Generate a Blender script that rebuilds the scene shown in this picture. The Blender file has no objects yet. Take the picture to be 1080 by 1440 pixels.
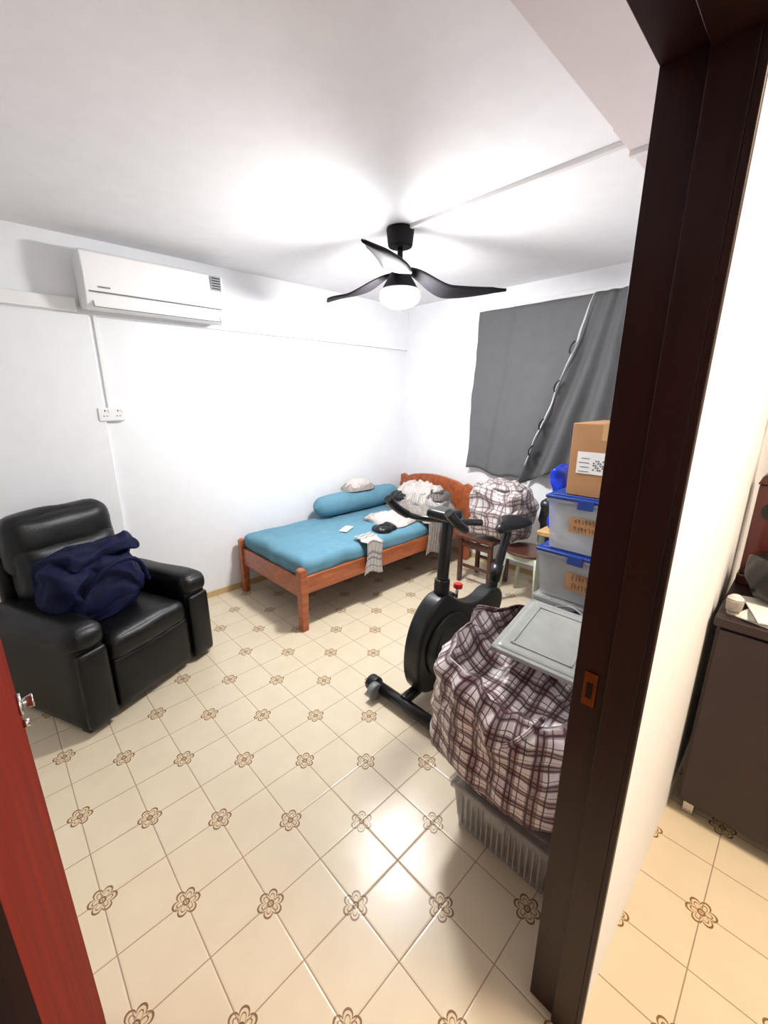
import bpy, bmesh, math, random
from mathutils import Vector, Matrix, noise
random.seed(3)
C=bpy.context.scene.collection
def lin(c):
    return tuple(((x/255)/12.92 if x/255<=.04045 else ((x/255+.055)/1.055)**2.4) for x in c)+(1,)
# ---------------- materials ----------------
def mat(name,col,rough=.5,metal=0,var=.06,scale=12,bump=0,bscale=60,spec=.5,alpha=1,trans=0,coat=0,sheen=0):
    m=bpy.data.materials.new(name);m.use_nodes=True
    nt=m.node_tree;N=nt.nodes;L=nt.links
    b=N['Principled BSDF']
    b.inputs['Roughness'].default_value=rough;b.inputs['Metallic'].default_value=metal
    b.inputs['Specular IOR Level'].default_value=spec;b.inputs['Alpha'].default_value=alpha
    b.inputs['Transmission Weight'].default_value=trans;b.inputs['Coat Weight'].default_value=coat
    b.inputs['Sheen Weight'].default_value=sheen
    c=lin(col)
    tc=N.new('ShaderNodeTexCoord')
    n=N.new('ShaderNodeTexNoise');n.inputs['Scale'].default_value=scale;n.inputs['Detail'].default_value=4
    L.new(tc.outputs['Object'],n.inputs['Vector'])
    r=N.new('ShaderNodeValToRGB')
    r.color_ramp.elements[0].position=.3;r.color_ramp.elements[1].position=.7
    r.color_ramp.elements[0].color=tuple(x*(1-var) for x in c[:3])+(1,)
    r.color_ramp.elements[1].color=tuple(min(1,x*(1+var)) for x in c[:3])+(1,)
    L.new(n.outputs['Fac'],r.inputs['Fac']);L.new(r.outputs['Color'],b.inputs['Base Color'])
    if bump:
        n2=N.new('ShaderNodeTexNoise');n2.inputs['Scale'].default_value=bscale;n2.inputs['Detail'].default_value=3
        L.new(tc.outputs['Object'],n2.inputs['Vector'])
        bp=N.new('ShaderNodeBump');bp.inputs['Strength'].default_value=bump;bp.inputs['Distance'].default_value=.005
        L.new(n2.outputs['Fac'],bp.inputs['Height']);L.new(bp.outputs['Normal'],b.inputs['Normal'])
    return m
def wood(name,c1,c2,rough=.35,stretch=(1,12,12),coat=.2,spec=.5):
    m=bpy.data.materials.new(name);m.use_nodes=True;nt=m.node_tree;N=nt.nodes;L=nt.links;b=N['Principled BSDF']
    tc=N.new('ShaderNodeTexCoord');mp=N.new('ShaderNodeMapping');mp.inputs['Scale'].default_value=stretch
    n=N.new('ShaderNodeTexNoise');n.inputs['Scale'].default_value=3;n.inputs['Detail'].default_value=6;n.inputs['Distortion'].default_value=.6
    r=N.new('ShaderNodeValToRGB');r.color_ramp.elements[0].position=.3;r.color_ramp.elements[1].position=.7
    r.color_ramp.elements[0].color=lin(c1);r.color_ramp.elements[1].color=lin(c2)
    L.new(tc.outputs['Object'],mp.inputs['Vector']);L.new(mp.outputs['Vector'],n.inputs['Vector'])
    L.new(n.outputs['Fac'],r.inputs['Fac']);L.new(r.outputs['Color'],b.inputs['Base Color'])
    b.inputs['Roughness'].default_value=rough;b.inputs['Coat Weight'].default_value=coat
    b.inputs['Specular IOR Level'].default_value=spec
    return m
def emis(name,col,s):
    m=bpy.data.materials.new(name);m.use_nodes=True;b=m.node_tree.nodes['Principled BSDF']
    b.inputs['Base Color'].default_value=lin(col);b.inputs['Emission Color'].default_value=lin(col);b.inputs['Emission Strength'].default_value=s
    return m
class NT:
    def __init__(s,m): s.nt=m.node_tree
    def v(s,op,a,b=None,c=None):
        n=s.nt.nodes.new('ShaderNodeMath');n.operation=op
        for i,x in enumerate([a,b,c]):
            if x is None: continue
            if isinstance(x,(int,float)): n.inputs[i].default_value=x
            else: s.nt.links.new(x,n.inputs[i])
        return n.outputs[0]
    def mix(s,f,a,b):
        n=s.nt.nodes.new('ShaderNodeMix');n.data_type='RGBA'
        for i,x in ((0,f),(6,a),(7,b)):
            if isinstance(x,(int,float)): n.inputs[i].default_value=x
            elif isinstance(x,tuple): n.inputs[i].default_value=x
            else: s.nt.links.new(x,n.inputs[i])
        return n.outputs[2]
def tile_mat():
    m=bpy.data.materials.new('floor_tile');m.use_nodes=True;T=NT(m);nt=m.node_tree;N=nt.nodes;L=nt.links;b=N['Principled BSDF']
    g=N.new('ShaderNodeNewGeometry');sp=N.new('ShaderNodeSeparateXYZ');L.new(g.outputs['Position'],sp.inputs[0])
    S=.2
    x=T.v('DIVIDE',T.v('SUBTRACT',sp.outputs[0],.6155),S);y=T.v('DIVIDE',T.v('SUBTRACT',sp.outputs[1],.773),S)
    dx=T.v('ABSOLUTE',T.v('SUBTRACT',x,T.v('ROUND',x)));dy=T.v('ABSOLUTE',T.v('SUBTRACT',y,T.v('ROUND',y)))
    dm=T.v('MINIMUM',dx,dy)
    line=T.v('LESS_THAN',dm,.0085)
    edge=N.new('ShaderNodeMapRange');edge.inputs[1].default_value=.008;edge.inputs[2].default_value=.03;edge.inputs[3].default_value=0;edge.inputs[4].default_value=1
    L.new(dm,edge.inputs[0])
    p=T.v('MULTIPLY',T.v('ADD',x,y),.5);q=T.v('MULTIPLY',T.v('SUBTRACT',x,y),.5)
    p=T.v('SUBTRACT',p,T.v('ROUND',p));q=T.v('SUBTRACT',q,T.v('ROUND',q))
    r=T.v('MULTIPLY',T.v('SQRT',T.v('ADD',T.v('MULTIPLY',p,p),T.v('MULTIPLY',q,q))),1.4142*S)
    th=T.v('ARCTAN2',q,p)
    pet=T.v('ABSOLUTE',T.v('COSINE',T.v('MULTIPLY',th,3)))
    R=T.v('ADD',.024,T.v('MULTIPLY',T.v('POWER',pet,.6),.017))
    ring=T.v('LESS_THAN',T.v('ABSOLUTE',T.v('SUBTRACT',r,R)),.0030)
    R2=T.v('ADD',.013,T.v('MULTIPLY',pet,.016))
    ring2=T.v('LESS_THAN',T.v('ABSOLUTE',T.v('SUBTRACT',r,R2)),.0016)
    c1=T.v('LESS_THAN',T.v('ABSOLUTE',T.v('SUBTRACT',r,.009)),.0026)
    inside=T.v('LESS_THAN',r,R)
    fl=T.v('MAXIMUM',T.v('MAXIMUM',ring,c1),ring2)
    n=N.new('ShaderNodeTexNoise');n.inputs['Scale'].default_value=9;n.inputs['Detail'].default_value=5
    L.new(g.outputs['Position'],n.inputs['Vector'])
    base=T.mix(n.outputs['Fac'],lin((207,193,166)),lin((221,208,183)))
    base=T.mix(T.v('MULTIPLY',inside,.30),base,lin((200,170,114)))
    base=T.mix(T.v('MULTIPLY',fl,.88),base,lin((104,66,26)))
    base=T.mix(T.v('MULTIPLY',line,.8),base,lin((130,102,78)))
    L.new(base,b.inputs['Base Color'])
    b.inputs['Specular IOR Level'].default_value=.42
    L.new(T.v('ADD',.27,T.v('MULTIPLY',line,.4)),b.inputs['Roughness'])
    n3=N.new('ShaderNodeTexNoise');n3.inputs['Scale'].default_value=7;L.new(g.outputs['Position'],n3.inputs['Vector'])
    h=T.v('ADD',edge.outputs[0],T.v('MULTIPLY',n3.outputs['Fac'],1.6))
    bp=N.new('ShaderNodeBump');bp.inputs['Strength'].default_value=.3;bp.inputs['Distance'].default_value=.002
    L.new(h,bp.inputs['Height']);L.new(bp.outputs['Normal'],b.inputs['Normal'])
    return m
def plaid(name,base,c1,c2,su=9,sv=9,rough=.45,a=.42,k1=.55,k2=.8):
    m=bpy.data.materials.new(name);m.use_nodes=True;T=NT(m);nt=m.node_tree;N=nt.nodes;L=nt.links;b=N['Principled BSDF']
    uv=N.new('ShaderNodeUVMap');sp=N.new('ShaderNodeSeparateXYZ');L.new(uv.outputs[0],sp.inputs[0])
    def band(f,lo,hi): return T.v('MULTIPLY',T.v('GREATER_THAN',f,lo),T.v('LESS_THAN',f,hi))
    out=[]
    for o,s in ((sp.outputs[0],su),(sp.outputs[1],sv)):
        f=T.v('FRACT',T.v('MULTIPLY',o,s))
        out.append((band(f,.08,.08+a),T.v('MAXIMUM',T.v('MAXIMUM',band(f,.14,.22),band(f,.36,.44)),band(f,.70,.75))))
    col=T.mix(T.v('MULTIPLY',out[0][0],k1),lin(base),lin(c1))
    col=T.mix(T.v('MULTIPLY',out[1][0],k1),col,lin(c1))
    col=T.mix(T.v('MULTIPLY',T.v('MAXIMUM',out[0][1],out[1][1]),k2),col,lin(c2))
    L.new(col,b.inputs['Base Color']);b.inputs['Roughness'].default_value=rough
    return m
M_wall=mat('wall_paint',(237,239,242),.6,var=.015,bump=.03,bscale=120)
M_ceil=mat('ceiling_paint',(234,233,236),.8,var=.02,bump=.05,bscale=80)
M_beam=mat('beam_paint',(218,207,207),.8,var=.02)
M_tile=tile_mat()
M_white=mat('white_plastic',(238,238,238),.3,var=.01)
M_trunk=mat('trunking_plastic',(218,216,216),.5,var=.01)
M_grey=mat('grey_plastic',(120,122,125),.4)
M_dark=mat('dark_plastic',(14,14,16),.35,var=.15)
M_fan=mat('fan_dark',(17,15,20),.7,spec=.2)
M_leather=mat('black_leather',(8,8,10),.38,var=.2,bump=.25,bscale=140,spec=.35)
M_navy=mat('navy_cloth',(7,15,50),.7,var=.3,bump=.3,bscale=90,spec=.2)
M_frame=wood('dark_frame_wood',(30,11,10),(46,19,17),.45,(12,12,1),.05,.35)
M_leaf=wood('red_door_wood',(100,16,2),(124,28,4),.8,(12,12,1),0,.1)
M_jamb=wood('dark_jamb_wood',(22,8,7),(34,13,11),.85,(12,12,1),0,.03)
M_bed=wood('bed_wood',(142,70,38),(184,104,62),.35,(1.5,10,10))
M_teal=mat('teal_sheet',(92,138,158),.9,var=.08,bump=.25,bscale=30)
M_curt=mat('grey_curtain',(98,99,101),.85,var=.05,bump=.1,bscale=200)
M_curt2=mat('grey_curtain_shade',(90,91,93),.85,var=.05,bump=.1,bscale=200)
M_gaplight=mat('curtain_gap_light',(190,193,198),.7)  # pale colour stands in for window light seen between the curtain panels
M_card=mat('cardboard',(166,122,80),.8,var=.06)
M_tape=mat('tape',(190,150,104),.25)
M_paper=mat('paper',(225,225,222),.6,var=.03)
M_ink=mat('ink',(80,72,66),.6)
M_blue=mat('blue_lid',(26,56,132),.35)
M_bluebag=mat('blue_poly_bag',(14,50,180),.3,var=.25,bump=.4,bscale=25)
M_clear=mat('clear_plastic',(205,210,216),.15,alpha=.38)
M_clear2=mat('clear_plastic_grey',(190,190,186),.2,alpha=.4)
M_rib=mat('clear_rib',(190,190,188),.2,alpha=.6)
M_cont=mat('box_contents',(140,106,70),.8,var=.7,scale=9)
M_metal=mat('brushed_metal',(190,190,190),.25,metal=1)
M_brass=mat('brass',(130,78,38),.45,metal=1)
M_red=mat('red_knob',(200,20,25),.3)
M_cab=mat('dark_cabinet',(44,30,33),.45,var=.12)
M_stool=wood('stool_wood',(58,30,22),(92,54,40),.4)
M_green=mat('pale_green_plastic',(178,184,168),.4)
M_skirt=mat('skirting',(196,170,120),.4)
M_glass=mat('night_glass',(20,24,30),.05)
M_plaid=plaid('plaid_bag',(230,220,218),(112,58,60),(26,16,28),6.5,6.5,.4,.46,.66,.88)
M_plaid2=plaid('plaid_pillow',(206,198,196),(140,116,118),(64,54,60),7,7)
M_stripe=plaid('striped_cloth',(190,186,180),(150,148,146),(104,102,106),10,2,.8,.1)
M_towel=mat('grey_towel',(150,144,138),.9,var=.25,scale=30,bump=.4)
M_cloth=mat('white_cloth',(200,192,188),.9,var=.12,scale=20,bump=.3)
M_darkstripe=plaid('dark_stripes',(150,146,140),(96,90,88),(44,38,40),14,.5,.8,.3,.6,.85)
M_cover=mat('grey_lid_plastic',(168,171,166),.22,var=.08,alpha=.85)
M_lamp=emis('led_diffuser',(255,253,252),375)
# ---------------- helpers ----------------
def empty(name,loc=(0,0,0),rz=0):
    e=bpy.data.objects.new(name,None);e.location=loc;e.rotation_euler=(0,0,rz);e.empty_display_size=.1;C.objects.link(e);return e
def mk(name,bm,m,parent=None,smooth=False,loc=None):
    me=bpy.data.meshes.new(name);bm.normal_update();bm.to_mesh(me);bm.free()
    o=bpy.data.objects.new(name,me);C.objects.link(o)
    if m: me.materials.append(m)
    if smooth:
        for p in me.polygons:p.use_smooth=True
    if parent:o.parent=parent
    if loc:o.location=loc
    return o
def bevel(o,w,s=2):
    if w>0:
        b=o.modifiers.new('b','BEVEL');b.width=w;b.segments=s;b.limit_method='ANGLE';b.angle_limit=.6
        for p in o.data.polygons:p.use_smooth=True
        w_=o.modifiers.new('wn','WEIGHTED_NORMAL');w_.keep_sharp=True
def boxes(name,lst,m,parent=None,bev=0):
    bm=bmesh.new()
    for lo,hi in lst:
        r=bmesh.ops.create_cube(bm,size=1)
        for v in r['verts']:
            v.co=Vector([(lo[i]+hi[i])/2+v.co[i]*(hi[i]-lo[i]) for i in range(3)])
    o=mk(name,bm,m,parent);bevel(o,bev);return o
def box(name,lo,hi,m,parent=None,bev=0): return boxes(name,[(lo,hi)],m,parent,bev)
def rot(o,loc,e):
    o.location=loc;o.rotation_euler=e;return o
def cyl(name,p0,p1,r0,m,parent=None,r1=None,seg=32,bev=0):
    p0=Vector(p0);p1=Vector(p1);d=p1-p0;bm=bmesh.new()
    bmesh.ops.create_cone(bm,cap_ends=True,segments=seg,radius1=r0,radius2=r0 if r1 is None else r1,depth=d.length)
    q=Vector((0,0,1)).rotation_difference(d)
    bmesh.ops.transform(bm,matrix=Matrix.Translation((p0+p1)/2)@q.to_matrix().to_4x4(),verts=bm.verts)
    o=mk(name,bm,m,parent)
    for p in o.data.polygons:
        if len(p.vertices)==4:p.use_smooth=True
    if bev:bevel(o,bev)
    return o
def tube(name,pts,r,m,parent=None,smooth=True):
    cu=bpy.data.curves.new(name,'CURVE');cu.dimensions='3D';cu.bevel_depth=r;cu.bevel_resolution=5;cu.use_fill_caps=True
    s=cu.splines.new('NURBS' if smooth else 'POLY');s.points.add(len(pts)-1)
    for i,p in enumerate(pts):s.points[i].co=(*p,1)
    if smooth:s.use_endpoint_u=True;s.order_u=3;s.resolution_u=8
    t=bpy.data.objects.new(name+'_c',cu);C.objects.link(t)
    dg=bpy.context.evaluated_depsgraph_get();me=bpy.data.meshes.new_from_object(t.evaluated_get(dg))
    bpy.data.objects.remove(t);me.materials.clear();me.materials.append(m)
    o=bpy.data.objects.new(name,me);C.objects.link(o)
    for p in me.polygons:p.use_smooth=True
    if parent:o.parent=parent
    return o
def surf(name,f,nu,nv,m,parent=None,cu=False,thick=0,cap=False,us=1,vs=1):
    bm=bmesh.new();uvl=bm.loops.layers.uv.new('UVMap');g=[]
    NU=nu if cu else nu+1
    for j in range(nv+1):
        g.append([bm.verts.new(f(i/nu,j/nv)) for i in range(NU)])
    for j in range(nv):
        for i in range(nu):
            a=g[j][i];b=g[j][(i+1)%NU];c=g[j+1][(i+1)%NU];d=g[j+1][i]
            try:F=bm.faces.new((a,b,c,d))
            except ValueError:continue
            for l,(uu,vv) in zip(F.loops,((i,j),(i+1,j),(i+1,j+1),(i,j+1))):l[uvl].uv=(uu/nu*us,vv/nv*vs)
    bmesh.ops.recalc_face_normals(bm,faces=bm.faces)
    o=mk(name,bm,m,parent,True)
    if thick:
        s=o.modifiers.new('s','SOLIDIFY');s.thickness=thick;s.offset=0
    return o
def rbox(name,lo,hi,r,m,parent=None,n=10,puff=(0,0,0),ns=0,nf=6,loc=None,rotE=None,seed=0,uvs=1.6):
    bm=bmesh.new();bmesh.ops.create_cube(bm,size=2)
    bmesh.ops.subdivide_edges(bm,edges=bm.edges[:],cuts=n,use_grid_fill=True)
    c=Vector([(lo[i]+hi[i])/2 for i in range(3)]);h=Vector([(hi[i]-lo[i])/2 for i in range(3)]);r=min(r,min(h)*.98)
    uvl=bm.loops.layers.uv.new('UVMap')
    for F in bm.faces:
        F.normal_update();ax=max(range(3),key=lambda k:abs(F.normal[k]))
        for l in F.loops:
            q=[l.vert.co[k]*h[k] for k in range(3) if k!=ax];l[uvl].uv=(q[0]*uvs+.3,q[1]*uvs+.2)
    for v in bm.verts:
        t=Vector([math.sin(x*math.pi/2) for x in v.co]);p=Vector([t[i]*h[i] for i in range(3)])
        inn=Vector([max(-(h[i]-r),min(h[i]-r,p[i])) for i in range(3)]);d=p-inn
        if d.length>1e-9:p=inn+d.normalized()*r
        for a in range(3):
            b1,b2=[k for k in range(3) if k!=a]
            p[a]+=puff[a]*t[a]*(1-t[b1]**2)*(1-t[b2]**2)
        if ns:
            q=(p+Vector((seed*3.1,seed*1.7,seed)))*nf
            w=Vector((noise.noise(q),noise.noise(q+Vector((9,0,0))),noise.noise(q+Vector((0,9,0)))))
            w+=.5*Vector((noise.noise(q*2.3),noise.noise(q*2.3+Vector((9,0,0))),noise.noise(q*2.3+Vector((0,9,0)))))
            p+=w*ns
        v.co=p
    o=mk(name,bm,m,parent,True)
    o.location=c
    if loc:o.location=loc
    if rotE:o.rotation_euler=rotE
    return o
def heap(name,cx,cy,z0,rx,ry,h,m,parent,seed=0,n=48,f=9):
    """crumpled heap of cloth lying on a flat surface"""
    def g(u,v):
        a=u*2*math.pi;rr=v;k=4
        ca,sa=math.cos(a),math.sin(a);sc=(abs(ca)**3+abs(sa)**3)**(-1/3)
        k=sc*(1+.25*noise.noise(Vector((ca*1.3,sa*1.3,seed))))*.92
        x=rx*rr*k*ca;y=ry*rr*k*sa
        q=Vector((x*f*.7+y*3+seed*5,y*f-x*2,seed))
        rid=1-abs(noise.noise(q))*2.2;rid2=1-abs(noise.noise(q*2.1+Vector((4,4,4))))*2
        z=z0+h*max(0,1-rr**4)**.6*(.55+.35*rid+.20*rid2)+.004
        if rr>=.999:z=z0+.001
        return (cx+x+.01*noise.noise(q*2),cy+y+.01*noise.noise(q*2+Vector((7,0,0))),max(z,z0+.001))
    return surf(name,g,n*2,n,m,parent,cu=True,us=2,vs=.6)
def prism(name,pts,y0,y1,m,parent=None,bev=0,axis='Y'):
    bm=bmesh.new();P=lambda a,b,y:(a,y,b) if axis=='Y' else ((y,a,b) if axis=='X' else (a,b,y))
    A=[bm.verts.new(P(a,b,y0)) for a,b in pts];B=[bm.verts.new(P(a,b,y1)) for a,b in pts];n=len(pts)
    bm.faces.new(A);bm.faces.new(B[::-1])
    for i in range(n):bm.faces.new((A[i],B[i],B[(i+1)%n],A[(i+1)%n]))
    bmesh.ops.recalc_face_normals(bm,faces=bm.faces)
    o=mk(name,bm,m,parent);bevel(o,bev,3);return o
def smoothpoly(pts,k=3):
    for _ in range(k):
        q=[]
        for i in range(len(pts)):
            a=pts[i];b=pts[(i+1)%len(pts)]
            q+=[(a[0]*.75+b[0]*.25,a[1]*.75+b[1]*.25),(a[0]*.25+b[0]*.75,a[1]*.25+b[1]*.75)]
        pts=q
    return pts
# ---------------- room shell ----------------
XF,YA,YD0,YD1,XL,ZC=3.54,3.32,.15,.255,-.75,2.55
JR,JL,JT=.822,-.038,2.085
FO=.016
box('floor',(-2,-1.7,-.1),(4.3,3.5,0),M_tile)
box('ceiling',(-2,-1.7,ZC),(4.3,3.5,ZC+.1),M_ceil)
box('wall_back',(-.9,YA,0),(4.3,YA+.12,ZC),M_wall)
box('wall_right',(XF,YD1,0),(XF+.12,YA,ZC),M_wall)
box('wall_left',(XL-.12,YD1,0),(XL,YA,ZC),M_wall)
boxes('wall_front',[((-1.88,YD0,0),(JL-.06,YD1,ZC)),((JR+.05,YD0+.001,0),(4.2,YD1,ZC)),((JR+FO,YD0,0),(JR+.06,YD0+.03,ZC)),((JL-.06,YD0,JT+.06),(JR+.06,YD1,ZC)),((JL-.06,YD0,JT+FO),(JR+FO,YD0+.03,JT+.06))],M_wall)
box('wall_hall_back',(-2,-1.7,0),(4.3,-1.6,ZC),M_wall)
box('wall_hall_left',(-2,-1.6,0),(-1.88,YD0,ZC),M_wall)
box('wall_hall_right',(4.2,-1.6,0),(4.3,YD1,ZC),M_wall)
box('trim_1',(XL,YA-.035,2.12),(XF,YA,ZC),M_wall,bev=.003)
box('trim_2',(XL,YA-.03,0),(.63,YA,2.12),M_wall,bev=.003)
boxes('trim_3',[((XL,YD1,2.465),(1.76,.655,ZC)),((1.76,YD1,2.505),(XF,.69,ZC))],M_beam)
box('baseboard_back',(.63,YA-.012,0),(XF,YA,.05),M_skirt)
box('baseboard_right',(XF-.012,YD1,0),(XF,YA-.012,.05),M_skirt)
tr=empty('ceiling_cable_trunking')
box('run',(1.93,.69,ZC-.02),(1.956,1.80,ZC),M_trunk,tr,.002)
box('run_beam',(1.93,YD1,2.485),(1.956,.69,2.505),M_trunk,tr,.002)
tr=empty('wall_cable_trunking')
box('drop',(.655,YA-.014,1.56),(.675,YA,2.12),M_white,tr,.002)
box('horizontal',(XL,YA-.075,2.125),(.57,YA-.035,2.20),M_white,tr,.006)
# door frame
df=empty('trim_4')
boxes('jamb_right',[((JR,.137,0),(JR+FO,.149,JT+FO)),((JR,.149,0),(JR+FO,.205,JT+FO)),((JR+.014,.205,0),(JR+.05,.272,JT+.06))],M_frame,df,.002)
boxes('jamb_left',[((JL-.055,.13,0),(JL,.268,JT+.06))],M_jamb,df,.003)
boxes('head',[((JL,.137,JT),(JR,.205,JT+FO)),((JL-.042,.205,JT+.014),(JR+.014,.272,JT+.06))],M_frame,df,.002)
box('strike_plate',(JR+.011,.224,.985),(JR+.015,.250,1.065),M_brass,df,.001)
box('strike_hole',(JR+.009,.231,1.005),(JR+.012,.243,1.04),M_dark,df)
# door leaf (open)
dl=empty('door_1')
box('leaf',(JL-.045,.285,.008),(JL-.003,1.05,2.06),M_leaf,dl,.003)
cyl('rose',(JL-.004,1.0,1.035),(JL+.004,1.0,1.035),.022,M_metal,dl)
cyl('knob',(JL+.003,1.0,1.035),(JL+.022,1.0,1.035),.009,M_metal,dl,.014,bev=.003)
cyl('lower_screw',(JL-.004,1.0,.99),(JL+.008,1.0,.99),.008,M_metal,dl)
for z in (.25,1.8): cyl('hinge_%d'%(z*10),(JL-.01,.278,z-.05),(JL-.01,.278,z+.05),.006,M_brass,dl)
# ---------------- air conditioner ----------------
ac=empty('air_conditioner')
prof=[(YA-.036,2.42),(3.10,2.44),(3.075,2.425),(3.065,2.30),(3.072,2.20),(3.10,2.145),(3.15,2.125),(YA-.036,2.15)]
prism('casing',prof,.59,1.415,M_white,ac,.01,'X')
prism('seam',[(3.0695,2.218),(3.066,2.212),(3.0665,2.214),(3.0705,2.222)],.61,1.39,M_grey,ac,0,'X')
o=box('louver',(-.37,-.004,-.028),(.37,.004,.028),M_white,ac,.003);rot(o,(1.0,3.088,2.165),(-.45,0,0))
o=boxes('louver_gap',[((-.375,-.001,.030),(.375,.001,.034)),((-.375,-.001,-.034),(.375,.001,-.030)),((-.377,-.001,-.034),(-.373,.001,.034)),((.373,-.001,-.034),(.377,.001,.034))],M_grey,ac);rot(o,(1.0,3.0845,2.165),(-.45,0,0))
box('energy_label',(1.325,3.062,2.33),(1.395,3.0665,2.42),mat('label_grey',(150,152,156),.4),ac)
boxes('label_lines',[((1.332,3.0612,2.34+.016*i),(1.388,3.0622,2.347+.016*i)) for i in range(5)],M_dark,ac)
box('brand_mark',(.66,3.0625,2.24),(.72,3.0655,2.248),M_grey,ac)
# ---------------- socket ----------------
so=empty('wall_socket')
ys=YA
box('plate',(.59,ys-.04,1.475),(.74,ys,1.56),M_white,so,.006)
for i in range(2):
    cx=.628+i*.074
    boxes('pins_%d'%i,[((cx-.003,ys-.0412,1.535),(cx+.003,ys-.0395,1.547)),((cx-.013,ys-.0412,1.505),(cx-.005,ys-.0395,1.510)),((cx+.005,ys-.0412,1.505),(cx+.013,ys-.0395,1.510))],M_dark,so)
    box('switch_%d'%i,(cx+.018,ys-.044,1.532),(cx+.030,ys-.039,1.550),M_white,so,.001)
# ---------------- ceiling fan ----------------
FX,FY=1.935,1.87
fan=empty('ceiling_fan',(FX,FY,0))
cyl('canopy',(0,0,2.45),(0,0,ZC),.070,M_fan,fan,.080,bev=.012)
cyl('rod',(0,0,2.33),(0,0,2.46),.016,M_fan,fan)
cyl('motor',(0,0,2.232),(0,0,2.335),.108,M_fan,fan,.045,bev=.012)
cyl('light_rim',(0,0,2.222),(0,0,2.234),.112,M_white,fan,bev=.004,seg=48)
def dome(u,v):
    a=u*2*math.pi;t0=math.pi*.36;t=t0+v*(math.pi-t0)
    return (.118*math.sin(t)*math.cos(a),.118*math.sin(t)*math.sin(a),2.197+(.06 if v<.28 else .065)*math.cos(t))
surf('light_diffuser',dome,32,14,M_lamp,fan,cu=True)
for k in range(3):
    phi=math.radians(14+120*k-44)
    def blade(u,v,phi=phi):
        s=.04+.65*v
        w=.045+.110*math.sin(math.pi*min(1,v)**.9)
        w=w*(1-max(0,v-.86)/.14*.7)
        e=min(1,v/.45);e=e*e*(3-2*e)
        z=2.335-.080*e+.05*max(0,v-.45)**1.3
        sw=.09*math.sin(v*math.pi*.9)-.02
        y=sw+(u-.5)*w
        z+= -(u-.5)*w*.26*(1-.4*v)-.010*math.cos((u-.5)*3)
        return (s*math.cos(phi)-y*math.sin(phi),s*math.sin(phi)+y*math.cos(phi),z)
    surf('blade_%d'%(k+1),blade,8,28,M_fan,fan,thick=.009)
# ---------------- window ----------------
wi=empty('window_1')
wy0,wy1,wz0,wz1=1.08,2.36,1.0,2.36
boxes('frame',[((XF-.03,wy0-.05,wz1),(XF,wy1+.05,wz1+.05)),((XF-.03,wy0-.05,wz0-.05),(XF,wy1+.05,wz0)),((XF-.03,wy0-.05,wz0),(XF,wy0,wz1)),((XF-.03,wy1,wz0),(XF,wy1+.05,wz1)),((XF-.025,1.73,wz0),(XF,1.77,wz1))],M_white,wi,.003)
box('glass',(XF-.012,wy0,wz0),(XF-.006,wy1,wz1),M_glass,wi)
cu=empty('window_curtain')
def c1(u,v):
    z=2.375-1.42*v
    yr=1.35+.44*v**1.1
    yl=2.36+.035*v+.012*math.sin(v*13)*v
    y=yl+(yr-yl)*u
    z-=.05*u*v
    z+=.018*math.sin(u*9)*v**6
    x=XF-.045-.012*math.sin(u*9+v*2)*v-.03*v-.014*noise.noise(Vector((u*5,v*3,0)))-.012*math.exp(-((u-.35)/.01)**2)
    y+=.012*noise.noise(Vector((v*9,3,u)))*(1 if u<.05 or u>.95 else 0)
    return (x,y,z)
surf('panel_large',c1,80,50,M_curt,cu,thick=.003)
def c2(u,v):
    z=2.375-(1.50-.35*u)*v
    ya=1.345+.46*v**1.1; yb=1.08-.02*v
    y=ya+(yb-ya)*u
    x=XF-.075-.03*v-.034*(1+.6*v)*math.sin(u*17+v*2.5)*(.25+.75*v)-.016*noise.noise(Vector((u*4,v*4,2)))
    return (min(x,XF-.034),y,z)
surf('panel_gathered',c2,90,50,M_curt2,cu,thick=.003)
def gap_light(u,v):  # added pale strip along the seam, painted as light through the gap
    z=2.36-1.30*v;y=1.345+.44*(v*.94)**1.1
    wdt=.004+.012*abs(math.sin(v*7))*(1-.5*v)
    return (XF-.125-.035*v-.006*math.sin(v*40),y-.012+(u-.5)*wdt+.008*math.sin(v*17),z)
surf('gap_light',gap_light,2,60,M_gaplight,cu,thick=.002)
for i,z in enumerate((2.0,1.72,1.42,1.2)):
    v=(2.375-z)/1.36;tube('tie_%d'%i,[(XF-.16-.03*v,1.33+.42*v,z-.05),(XF-.17-.03*v,1.345+.42*v,z),(XF-.16-.03*v,1.30+.42*v,z+.04)],.007,M_dark,cu)
# ---------------- bed ----------------
bed=empty('single_bed')
x0,x1,y0,y1=1.42,3.46,2.30,3.26
for i,(x,y) in enumerate(((x0,y0),(x0,y1-.06))):
    prism('foot_post_%d'%i,[(x,0.0),(x+.05,0.0),(x+.06,.25),(x+.06,.46),(x+.045,.475),(x+.015,.475),(x,.46),(x-.0,.25)],y,y+.06,M_bed,bed,.006)
for i,y in enumerate((y0,y1-.06)):
    box('head_post_%d'%i,(x1-.06,y,0),(x1,y+.06,.70),M_bed,bed,.006)
for i,y in enumerate((y0+.01,y1-.04)):
    box('side_rail_%d'%i,(x0+.05,y,.28),(x1-.05,y+.03,.41),M_bed,bed,.006)
box('foot_rail',(x0+.015,y0+.05,.25),(x0+.045,y1-.05,.40),M_bed,bed,.006)
boxes('slats',[((x0+.1+i*.2,y0+.04,.33),(x0+.17+i*.2,y1-.04,.35)) for i in range(10)],M_bed,bed)
hp=[(y0-.01,.30),(y0-.01,.72),(y0+.0,.78),(y0+.05,.80),(y0+.10,.775),(y0+.16,.80)]
for i in range(11):
    t=i/10;hp.append((y0+.2+t*.56,.81+.03*math.sin(t*math.pi)))
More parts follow.
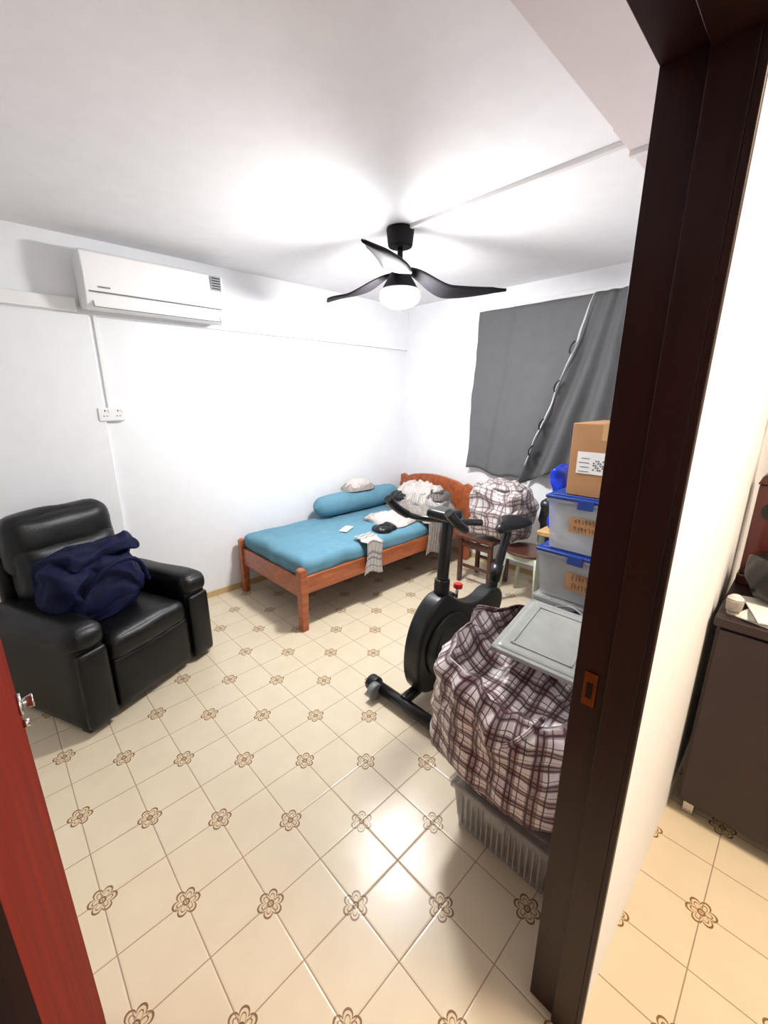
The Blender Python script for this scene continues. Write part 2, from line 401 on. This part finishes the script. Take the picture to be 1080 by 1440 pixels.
hp+=[(y1-.16,.80),(y1-.10,.775),(y1-.05,.80),(y1,.78),(y1,.72),(y1,.30)]
prism('headboard',hp,x1-.045,x1-.01,M_bed,bed,.005,'X')
rbox('mattress',(x0+.03,y0+.02,.375),(x1-.07,y1-.03,.525),.06,M_teal,bed,n=30,puff=(0,0,.008),ns=.011,nf=6)
def bol(u,v):
    a=u*2*math.pi;L=1.08
    e=max(0,1-abs(2*v-1)**8)**.5
    r=.108*e*(1+.05*noise.noise(Vector((v*9,a,0))))
    return (2.12+L*v,3.12+r*math.cos(a),.636+r*math.sin(a)*.98)
surf('bolster',bol,24,40,M_teal,bed,cu=True)
# things on the bed
bl=empty('blanket_pile')
heap('layer_1',3.10,2.68,.534,.28,.38,.15,M_towel,bl,1)
heap('layer_2',3.12,2.66,.60,.24,.34,.14,M_stripe,bl,2)
heap('layer_3',3.14,2.72,.67,.20,.30,.13,M_cloth,bl,3)
heap('layer_4',3.12,2.50,.68,.14,.15,.08,M_darkstripe,bl,4)
heap('layer_5',3.00,2.84,.64,.12,.13,.07,M_dark,bl,6)
fb=empty('folded_cloth_bundle')
heap('lower_fold',2.66,3.14,.738,.20,.11,.07,M_towel,fb,5)
heap('upper_fold',2.66,3.14,.77,.15,.09,.07,M_cloth,fb,6)
cl=empty('crumpled_shirt')
heap('cloth',2.62,2.58,.534,.22,.20,.07,M_cloth,cl,8)
heap('sleeve',2.58,2.74,.534,.16,.09,.05,M_stripe,cl,12)
bp_=empty('black_pouch')
heap('pouch',2.36,2.44,.536,.12,.09,.05,M_dark,bp_,9)
pn=empty('paper_note')
o=boxes('sheet',[((-.075,-.035,0),(.075,.035,.006))],M_paper,pn);rot(o,(2.12,2.66,.541),(0,0,.5))
o=boxes('card',[((-.02,-.015,0),(.02,.015,.004))],M_cloth,pn);rot(o,(2.10,2.67,.548),(0,.0,.8))
def hang(xc,w,zb):
    def f(u,v):
        x=xc+(u-.5)*w*(1+.25*v+.1*math.sin(v*7))
        s=v*(.12+(.54-zb))
        wv=.008*math.sin(u*15+2*v)
        if s<.12:return (x+.05*(.12-s)*4*(u-.3),2.31+.12-s,.553-.016*(s>.09)+wv*.4)
        return (x+.01*math.sin(v*5),2.283-abs(wv)-.006,.545-(s-.12)+.02*math.sin(u*5))
    return f
sh=empty('hanging_shirt');surf('cloth',hang(2.09,.15,.27),20,40,M_stripe,sh,thick=.004)
sh=empty('hanging_towel');surf('cloth',hang(2.83,.15,.24),20,40,M_towel,sh,thick=.006)
# ---------------- armchair ----------------
AX,AY,AR=.505,2.375,math.radians(24)
sf=empty('recliner_armchair',(AX,AY,0),AR)
W=.415
box('base',(-W+.03,.03,.02),(W-.03,.76,.30),M_leather,sf,.02)
for i,s in enumerate((-1,1)):
    a,b=(s*W,s*(W-.17)) if s<0 else (s*(W-.17),s*W)
    rbox('arm_body_%d'%i,(a+.006,.015,.015),(b-.006,.74,.50),.035,M_leather,sf,n=12,puff=(.008,.008,0))
    rbox('arm_pad_%d'%i,(a-.008,-.005,.44),(b+.008,.72,.58),.062,M_leather,sf,n=14,puff=(.0,.01,.012),ns=.006,nf=8)
    rbox('arm_front_%d'%i,(a+.012,-.012,.03),(b-.012,.04,.45),.022,M_leather,sf,n=10,puff=(0,.01,0))
rbox('footrest_panel',(-W+.175,.0,.04),(W-.175,.06,.33),.025,M_leather,sf,n=12,puff=(0,.015,0))
rbox('seat_cushion',(-W+.172,-.005,.30),(W-.172,.60,.455),.055,M_leather,sf,n=16,puff=(0,.01,.02),ns=.006,nf=7)
rbox('back_lower',(-.27,-.11,-.26),(.27,.11,.26),.08,M_leather,sf,n=16,puff=(0,.03,0),ns=.008,nf=7,loc=(0,.60,.60),rotE=(-.16,0,0))
rbox('back_head',(-.285,-.10,-.17),(.285,.10,.17),.085,M_leather,sf,n=16,puff=(0,.02,.015),ns=.008,nf=7,loc=(0,.655,.845),rotE=(-.12,0,0))
rbox('back_shell',(-.30,-.035,-.45),(.30,.035,.45),.03,M_leather,sf,n=12,loc=(0,.735,.50),rotE=(-.05,0,0))
boxes('feet',[((x-.03,y-.03,0),(x+.03,y+.03,.03)) for x in (-.36,.36) for y in (.07,.70)],M_dark,sf)
nb=empty('navy_duffel_bag',(AX,AY,0),AR)
rbox('body',(-.27,-.12,-.17),(.25,.12,.17),.10,M_navy,nb,n=26,puff=(.0,.02,.03),ns=.05,nf=6.5,loc=(-.08,.31,.645),rotE=(-.35,.05,.05))
rbox('flap',(-.20,-.10,-.05),(.20,.10,.05),.04,M_navy,nb,n=16,ns=.035,nf=9,loc=(-.03,.32,.80),rotE=(-.2,-.05,0),seed=5)
tube('strap',[(-.22,.19,.62),(-.18,.13,.74),(-.02,.12,.80),(.10,.13,.74),(.14,.16,.60)],.012,M_navy,nb)
# ---------------- exercise bike ----------------
bk=empty('exercise_bike');Y=1.27
cyl('front_stabilizer',(1.37,Y-.24,.052),(1.37,Y+.22,.052),.032,M_dark,bk)
for i,y in enumerate((Y-.26,Y+.22)): cyl('front_cap_%d'%i,(1.37,y-.02,.05),(1.37,y+.04,.05),.046,M_dark,bk,bev=.008)
cyl('rear_stabilizer',(2.28,Y-.20,.045),(2.28,Y+.16,.045),.032,M_dark,bk)
for i,y in enumerate((Y-.21,Y+.15)): cyl('rear_cap_%d'%i,(2.28,y-.02,.045),(2.28,y+.03,.045),.042,M_dark,bk,bev=.008)
cyl('transport_wheel',(1.33,Y+.16,.05),(1.33,Y+.20,.05),.045,M_grey,bk)
tube('frame_bottom',[(1.37,Y,.07),(1.6,Y,.10),(2.0,Y,.10),(2.28,Y,.06)],.03,M_dark,bk)
sh_=smoothpoly([(1.46,.07),(1.405,.22),(1.43,.42),(1.53,.57),(1.66,.62),(1.80,.50),(1.98,.44),(2.14,.50),(2.26,.42),(2.18,.22),(1.95,.08),(1.65,.04)],2)
prism('shroud',sh_,Y-.055,Y+.055,M_dark,bk,.02)
cx_,cz_=1.67,.30
cyl('shroud_disc',(cx_,Y-.07,cz_),(cx_,Y+.07,cz_),.19,mat('dark_gloss',(24,24,27),.3),bk,bev=.01,seg=48)
cyl('shroud_ring',(cx_,Y-.076,cz_),(cx_,Y+.076,cz_),.13,M_dark,bk,bev=.01,seg=48)
cyl('crank_axle',(1.82,Y-.11,.30),(1.82,Y+.11,.30),.025,M_metal,bk)
tube('crank_near',[(1.82,Y-.11,.30),(1.72,Y-.115,.17)],.013,M_dark,bk,False)
tube('crank_far',[(1.82,Y+.11,.30),(1.92,Y+.115,.43)],.013,M_dark,bk,False)
rbox('pedal_near',(1.67,Y-.21,.15),(1.77,Y-.12,.18),.012,M_dark,bk,n=4)
rbox('pedal_far',(1.87,Y+.12,.42),(1.97,Y+.21,.45),.012,M_dark,bk,n=4)
tube('mast',[(1.66,Y,.55),(1.67,Y,.80),(1.70,Y,1.02)],.032,M_dark,bk)
cyl('mast_collar',(1.66,Y,.58),(1.665,Y,.68),.042,M_dark,bk,bev=.006)
rbox('console',(1.60,Y-.08,1.02),(1.72,Y+.08,1.07),.02,M_dark,bk,n=8)
for i,s in enumerate((-1,1)):
    tube('handlebar_%d'%i,[(1.69,Y,1.0),(1.67,Y+s*.08,.995),(1.62,Y+s*.17,1.0),(1.52,Y+s*.20,1.05),(1.44,Y+s*.19,1.13)],.016,M_dark,bk)
    tube('grip_%d'%i,[(1.58,Y+s*.185,1.02),(1.50,Y+s*.20,1.065),(1.44,Y+s*.19,1.13)],.022,M_dark,bk)
    tube('inner_grip_%d'%i,[(1.70,Y+s*.02,1.0),(1.76,Y+s*.10,1.0),(1.82,Y+s*.12,.99)],.018,M_dark,bk)
cyl('tension_knob_stem',(1.80,Y,.52),(1.81,Y,.59),.009,M_metal,bk)
cyl('tension_knob',(1.81,Y,.575),(1.815,Y,.605),.026,M_red,bk,bev=.006)
tube('seat_post',[(2.16,Y,.36),(2.24,Y,.60),(2.33,Y,.80)],.027,M_dark,bk)
cyl('seat_collar',(2.20,Y,.50),(2.235,Y,.60),.038,M_dark,bk)
def saddle(u,v):
    a=u*2*math.pi;x=2.20+.27*v
    w=(.035+.085*(1/(1+math.exp(-(v-.5)*9))))*max(0,1-abs(2*v-1)**6)**.5
    return (x,Y+w*math.cos(a),.835+.035*math.sin(a)*max(0,1-abs(2*v-1)**6)**.5+.02*v)
surf('saddle',saddle,24,24,M_dark,bk,cu=True)
# ---------------- storage boxes ----------------
def tbody(name,lo,hi,tp,m,parent):
    bm=bmesh.new()
    def ring(z,t,ins=0):
        return [bm.verts.new((x,y,z)) for x,y in ((lo[0]+t+ins,lo[1]+t+ins),(hi[0]-t-ins,lo[1]+t+ins),(hi[0]-t-ins,hi[1]-t-ins),(lo[0]+t+ins,hi[1]-t-ins))]
    a=ring(lo[2],tp);b=ring(hi[2],0)
    bm.faces.new(a[::-1])
    for i in range(4):bm.faces.new((a[i],a[(i+1)%4],b[(i+1)%4],b[i]))
    o=mk(name,bm,m,parent)
    o.modifiers.new('s','SOLIDIFY').thickness=.003
    bevel(o,.012,3);return o
def sbox(name,lo,hi,lid,body,cont,ribs=False,fill=.8):
    e=empty(name);H=hi[2]-lo[2]
    tbody('body',(lo[0]+.015,lo[1]+.015,lo[2]+.002),(hi[0]-.015,hi[1]-.015,hi[2]-.025),.02,body,e)
    rbox('contents',(lo[0]+.045,lo[1]+.045,lo[2]+.012),(hi[0]-.045,hi[1]-.045,lo[2]+H*fill),.02,cont,e,n=14,ns=.008,nf=9)
    if ribs:
        L=[];k=int((hi[1]-lo[1]-.09)/.022)
        for i in range(k+1):
            y=lo[1]+.045+i*.022;L.append(((lo[0]+.018,y,lo[2]+.03),(lo[0]+.032,y+.005,hi[2]-.05)))
        k=int((hi[0]-lo[0]-.09)/.022)
        for i in range(k+1):
            x=lo[0]+.045+i*.022
            for y in (lo[1]+.018,hi[1]-.032):L.append(((x,y,lo[2]+.03),(x+.005,y+.014,hi[2]-.05)))
        boxes('ribs',L,M_rib,e)
    boxes('rim',[((lo[0]+.006,lo[1]+.006,hi[2]-.045),(hi[0]-.006,lo[1]+.018,hi[2]-.025)),((lo[0]+.006,hi[1]-.018,hi[2]-.045),(hi[0]-.006,hi[1]-.006,hi[2]-.025)),((lo[0]+.006,lo[1]+.006,hi[2]-.045),(lo[0]+.018,hi[1]-.006,hi[2]-.025)),((hi[0]-.018,lo[1]+.006,hi[2]-.045),(hi[0]-.006,hi[1]-.006,hi[2]-.025))],body,e,.003)
    if lid:
        box('lid',(lo[0],lo[1],hi[2]-.026),(hi[0],hi[1],hi[2]-.008),lid,e,.006)
        box('lid_panel',(lo[0]+.03,lo[1]+.03,hi[2]-.01),(hi[0]-.03,hi[1]-.03,hi[2]),lid,e,.006)
        boxes('clips',[((lo[0]-.008,(lo[1]+hi[1])/2-.04,hi[2]-.06),(lo[0]+.003,(lo[1]+hi[1])/2+.04,hi[2]-.008)),(((lo[0]+hi[0])/2-.04,lo[1]-.008,hi[2]-.06),((lo[0]+hi[0])/2+.04,lo[1]+.003,hi[2]-.008))],lid,e,.003)
    return e
SX,SY=2.16,.55
M_pale=mat('pale_contents',(204,202,200),.8,var=.3)
sbox('storage_box',(SX,SY,0),(SX+.58,1.0,.265),M_clear2,M_clear2,M_cont)
sbox('storage_box',(SX+.01,SY+.01,.267),(SX+.57,.995,.53),M_clear2,M_clear,M_cont)
sbox('storage_box',(SX,SY,.532),(SX+.58,1.0,.82),M_blue,M_clear,mat('tan_contents',(176,156,128),.8,var=.4))
sbox('storage_box',(SX-.01,SY-.01,.822),(SX+.56,.97,1.13),M_blue,M_clear,M_pale)
ls=empty('box_content_labels')
def label(nm,x,ya,yb,za,zb):
    boxes(nm,[((x,ya,za),(x+.003,yb,zb))],M_card,ls)
    L=[];n=int((yb-ya-.02)/.018)
    for r in range(2):
        zz=za+.012+r*(zb-za)/2;hh=(zb-za)/2-.018
        for i in range(n):
            y=ya+.01+.018*i;L.append(((x-.001,y,zz),(x+.0005,y+.003,zz+hh)))
            if (i+r)%3:L.append(((x-.001,y,zz+hh*.5),(x+.0005,y+.012,zz+hh*.5+.003)))
            if (i+r)%2:L.append(((x-.001,y,zz+hh-.003),(x+.0005,y+.011,zz+hh)))
    boxes(nm+'_print',L,M_ink,ls)
label('label_upper',SX+.000,.66,.83,.94,1.02)
label('label_lower',SX+.008,.66,.82,.61,.71)
cb=empty('cardboard_box')
box('carton',(SX+.03,.55,1.132),(SX+.45,.88,1.50),M_card,cb,.004)
boxes('flap_seam',[((SX+.03,.708,1.5),(SX+.45,.712,1.502))],M_dark,cb)
boxes('packing_tape',[((SX+.03,.685,1.50),(SX+.45,.735,1.5015)),((SX+.0285,.685,1.42),(SX+.03,.735,1.50))],M_tape,cb)
boxes('shipping_label',[((SX+.027,.70,1.25),(SX+.029,.84,1.36))],M_paper,cb)
boxes('label_print',[((SX+.0262,.78,1.26+.022*i),(SX+.0272,.83-.01*(i%2),1.263+.022*i)) for i in range(4)]+[((SX+.0262,.71+.011*(i%5),1.27+.011*(i//5)),(SX+.0272,.717+.011*(i%5),1.277+.011*(i//5))) for i in range(25) if (i*7)%3],M_ink,cb)
bt=empty('side_table')
box('top',(2.48,1.02,.77),(2.95,1.15,.80),wood('light_wood',(190,150,96),(214,176,120)),bt,.004)
boxes('legs',[((x,y,0),(x+.03,y+.03,.77)) for x in (2.49,2.91) for y in (1.03,1.11)],M_green,bt,.004)
bb=empty('blue_plastic_bag')
rbox('bag',(2.50,1.02,.82),(2.85,1.12,1.20),.08,M_bluebag,bb,n=18,ns=.03,nf=8)
# near box + plaid bag
sbox('storage_box',(1.05,.325,0),(1.62,.735,.235),M_clear2,M_clear2,M_darkstripe,ribs=True,fill=.85)
pb=empty('plaid_shopping_bag')
def bag(u,v):
    a=u*2*math.pi
    cxx,cyy=1.335,.555
    k=4 if v<.7 else 3.6
    ca,sa=math.cos(a),math.sin(a);sc=(abs(ca)**k+abs(sa)**k)**(-1/k)
    q=min(1,v/.30);sm=q*q*(3-2*q)
    rx=.262+.08*sm-.055*max(0,v-.35);ry=.205+.05*sm
    if sa>0: ry+=(.075*sm-.06*max(0,v-.35))*min(1,sa*2)
    rimz=.675+.095*max(0,sa)**1.5+.018*math.sin(a*5)-.01*max(0,-ca)+.04*max(0,ca)
    z=.238+(rimz-.238)*v
    p=Vector((cxx+rx*ca*sc,cyy+ry*sa*sc,z))
    rad=Vector((ca,sa,0))
    n_=rad*(.036*noise.noise(p*6)+.022*noise.noise(p*13)+.011*(1-2*abs(noise.noise(p*17))))
    p+=n_*(.3+v*1.0)
    p+=rad*.010*math.sin(a*11+v*5)*v
    if v>.88:
        t=(v-.88)/.12;p.x-=ca*.04*t*t;p.y-=sa*.035*t*t
    p.y=max(p.y,.275)
    return p
surf('body',bag,128,48,M_plaid,pb,cu=True,thick=.004,us=4,vs=1.3)
def bagbot(u,v):
    p=bag(u,0.0);c=Vector((1.335,.555,.242));return c+(Vector(p)-c)*max(v,.001)
surf('bottom',bagbot,96,6,M_plaid,pb,cu=True,us=3)
def bagtop(u,v):
    p=bag(u,.97);c=Vector((1.36,.57,.66));q=c+(Vector(p)-c)*max(v,.001)
    q.z+=-.012-.06*math.sin(v**1.5*math.pi)+.030*noise.noise(Vector((q.x*9,q.y*9,3)))*(1-v)+.018*noise.noise(Vector((q.x*21,q.y*21,1)))*(1-v)
    return q
o=surf('closing_flap',bagtop,96,40,M_plaid,pb,cu=True)
uvd=o.data.uv_layers['UVMap'].data
for l in o.data.loops:
    c_=o.data.vertices[l.vertex_index].co;uvd[l.index].uv=(c_.x*2.2,c_.y*2.2)
rbox('stuffing',(1.12,.38,.26),(1.55,.76,.57),.08,M_towel,pb,n=16,ns=.02,nf=6)
tube('handle_strap',[(1.10,.70,.68),(1.04,.66,.66),(1.00,.60,.58),(.99,.53,.56),(1.01,.46,.60),(1.09,.42,.68)],.009,M_plaid,pb)
gl=empty('clear_storage_lid')
LP,LR=(1.45,.565,.735),(.06,-.08,.12)
o=rbox('lid',(-.19,-.15,-.012),(.19,.15,.012),.012,M_cover,gl,n=12,puff=(0,0,.004));rot(o,LP,LR)
o=boxes('rim',[((-.205,-.165,-.012),(.205,-.14,.006)),((-.205,.14,-.012),(.205,.165,.006)),((-.205,-.165,-.012),(-.18,.165,.006)),((.18,-.165,-.012),(.205,.165,.006))],M_cover,gl,.004);rot(o,LP,LR)
o=boxes('inner_ridge',[((-.15,-.11,.012),(.15,-.10,.018)),((-.15,.10,.012),(.15,.11,.018)),((-.15,-.11,.012),(-.14,.11,.018)),((.14,-.11,.012),(.15,.11,.018))],M_cover,gl,.002);rot(o,LP,LR)
ct=empty('appliance_bundle')
rbox('grey_case',(1.76,.42,.0),(2.10,.88,.50),.03,M_grey,ct,n=10,ns=.01)
heap('dark_cloth',1.93,.66,.50,.17,.22,.08,M_dark,ct,11)
tube('cable',[(1.80,.60,.59),(1.86,.72,.61),(1.96,.78,.60),(2.0,.66,.61),(1.9,.6,.60)],.005,M_grey,ct)
# stools + bag
st=empty('wooden_stool')
box('seat',(2.92,1.72,.42),(3.28,2.10,.45),M_stool,st,.006)
boxes('legs',[((x,y,0),(x+.035,y+.035,.42)) for x in (2.94,3.225) for y in (1.74,2.045)],M_stool,st,.004)
boxes('rungs',[((2.95,1.75,.15),(2.965,2.07,.18)),((3.235,1.75,.15),(3.25,2.07,.18)),((2.95,1.75,.34),(2.965,2.07,.40))],M_stool,st,.003)
ps=empty('plastic_stool')
prism('seat',smoothpoly([(2.85,1.28),(3.18,1.28),(3.18,1.62),(2.85,1.62)],2),.43,.45,M_stool,ps,.006,'Z')
for i,(x,y) in enumerate(((2.87,1.30),(3.16,1.30),(2.87,1.60),(3.16,1.60))):
    sx=1 if x>3 else -1;sy=1 if y>1.4 else -1
    cyl('leg_%d'%i,(x+.02*sx,y+.02*sy,0),(x-.02*sx,y-.02*sy,.43),.016,M_green,ps,.02,seg=12)
boxes('apron',[((2.875,1.31,.38),(2.885,1.59,.43)),((3.145,1.31,.38),(3.155,1.59,.43))],M_green,ps)
pp=empty('plaid_storage_bag')
rbox('body',(2.92,1.53,.485),(3.26,2.0,.92),.09,M_plaid2,pp,n=26,puff=(.02,.02,.0),ns=.045,nf=6)
heap('top_cloth',3.09,1.76,.90,.15,.20,.06,M_plaid2,pp,13)
dbg=empty('dark_backpack')
rbox('body',(3.02,1.18,.475),(3.30,1.42,.88),.08,M_dark,dbg,n=16,ns=.03,nf=7)
# ---------------- hall cabinet ----------------
hc=empty('hall_cabinet')
box('carcass',(1.76,-.62,.07),(2.25,.125,.85),M_cab,hc,.004)
box('top',(1.74,-.64,.85),(2.27,.135,.885),M_cab,hc,.005)
boxes('doors',[((1.745,-.245,.09),(1.76,.115,.84)),((1.745,-.61,.09),(1.76,-.255,.84))],M_cab,hc,.003)
boxes('legs',[((x-.018,y-.018,0),(x+.018,y+.018,.07)) for x in (1.80,2.2) for y in (-.58,.085)],M_metal,hc,.003)
pps=empty('paper_stack')
for i in range(4):
    o=box('sheet_%d'%i,(-.11,-.07,0),(.11,.07,.004),M_paper if i!=2 else M_grey,pps);rot(o,(1.87,-.01,.887+i*.005),(0,0,.2*i-.3))
bbk=empty('black_handbag')
rbox('body',(1.88,-.14,.914),(2.12,.09,1.06),.04,M_dark,bbk,n=14,ns=.025,nf=9)
cu_=empty('ceramic_jar')
cyl('foot',(1.80,.095,.886),(1.80,.095,.90),.018,M_towel,cu_)
cyl('jar',(1.80,.095,.90),(1.80,.095,.945),.022,M_towel,cu_,.026,bev=.006)
cyl('lid',(1.80,.095,.945),(1.80,.095,.960),.026,M_cloth,cu_,.012,bev=.004)
shn=empty('wooden_table_clock')
M_mah=wood('mahogany',(52,14,10),(80,26,18),.35,(8,8,1))
box('plinth',(2.13,.0,.886),(2.24,.13,.93),M_mah,shn,.006)
box('case',(2.14,.01,.93),(2.23,.125,1.30),M_mah,shn,.006)
prism('pediment',[(.0,1.30),(.13,1.30),(.12,1.33),(.065,1.38),(.01,1.33)],2.13,2.24,M_mah,shn,.004,'X')
cyl('finial',(2.185,.10,1.34),(2.185,.10,1.55),.010,M_mah,shn,.006)
cyl('finial_ball',(2.185,.10,1.54),(2.185,.10,1.575),.02,M_mah,shn,bev=.008)
cyl('dial',(2.136,.067,1.20),(2.141,.067,1.20),.035,M_dark,shn)
# ---------------- lights ----------------
def area(name,loc,size,power,col,rotE=(0,0,0)):
    l=bpy.data.lights.new(name,'AREA');l.size=size;l.energy=power;l.color=col
    o=bpy.data.objects.new(name,l);o.location=loc;o.rotation_euler=rotE;C.objects.link(o);return o
area('hall_ceiling_light',(1.3,-.85,2.52),.5,60,(1,.80,.60))
w=bpy.data.worlds.new('World');bpy.context.scene.world=w;w.use_nodes=True
w.node_tree.nodes['Background'].inputs[0].default_value=(.9,.95,1,1);w.node_tree.nodes['Background'].inputs[1].default_value=.3
# ---------------- camera ----------------
cd=bpy.data.cameras.new('Camera');cam=bpy.data.objects.new('Camera',cd);C.objects.link(cam)
cam.location=(0,0,1.62);cam.rotation_euler=(math.radians(90-15.3),0,math.radians(-44))
cd.sensor_width=36;cd.lens=584/1440*36;cd.clip_start=.005
bpy.context.scene.camera=cam
bpy.context.scene.view_settings.view_transform='Standard'
bpy.context.scene.view_settings.look='None'
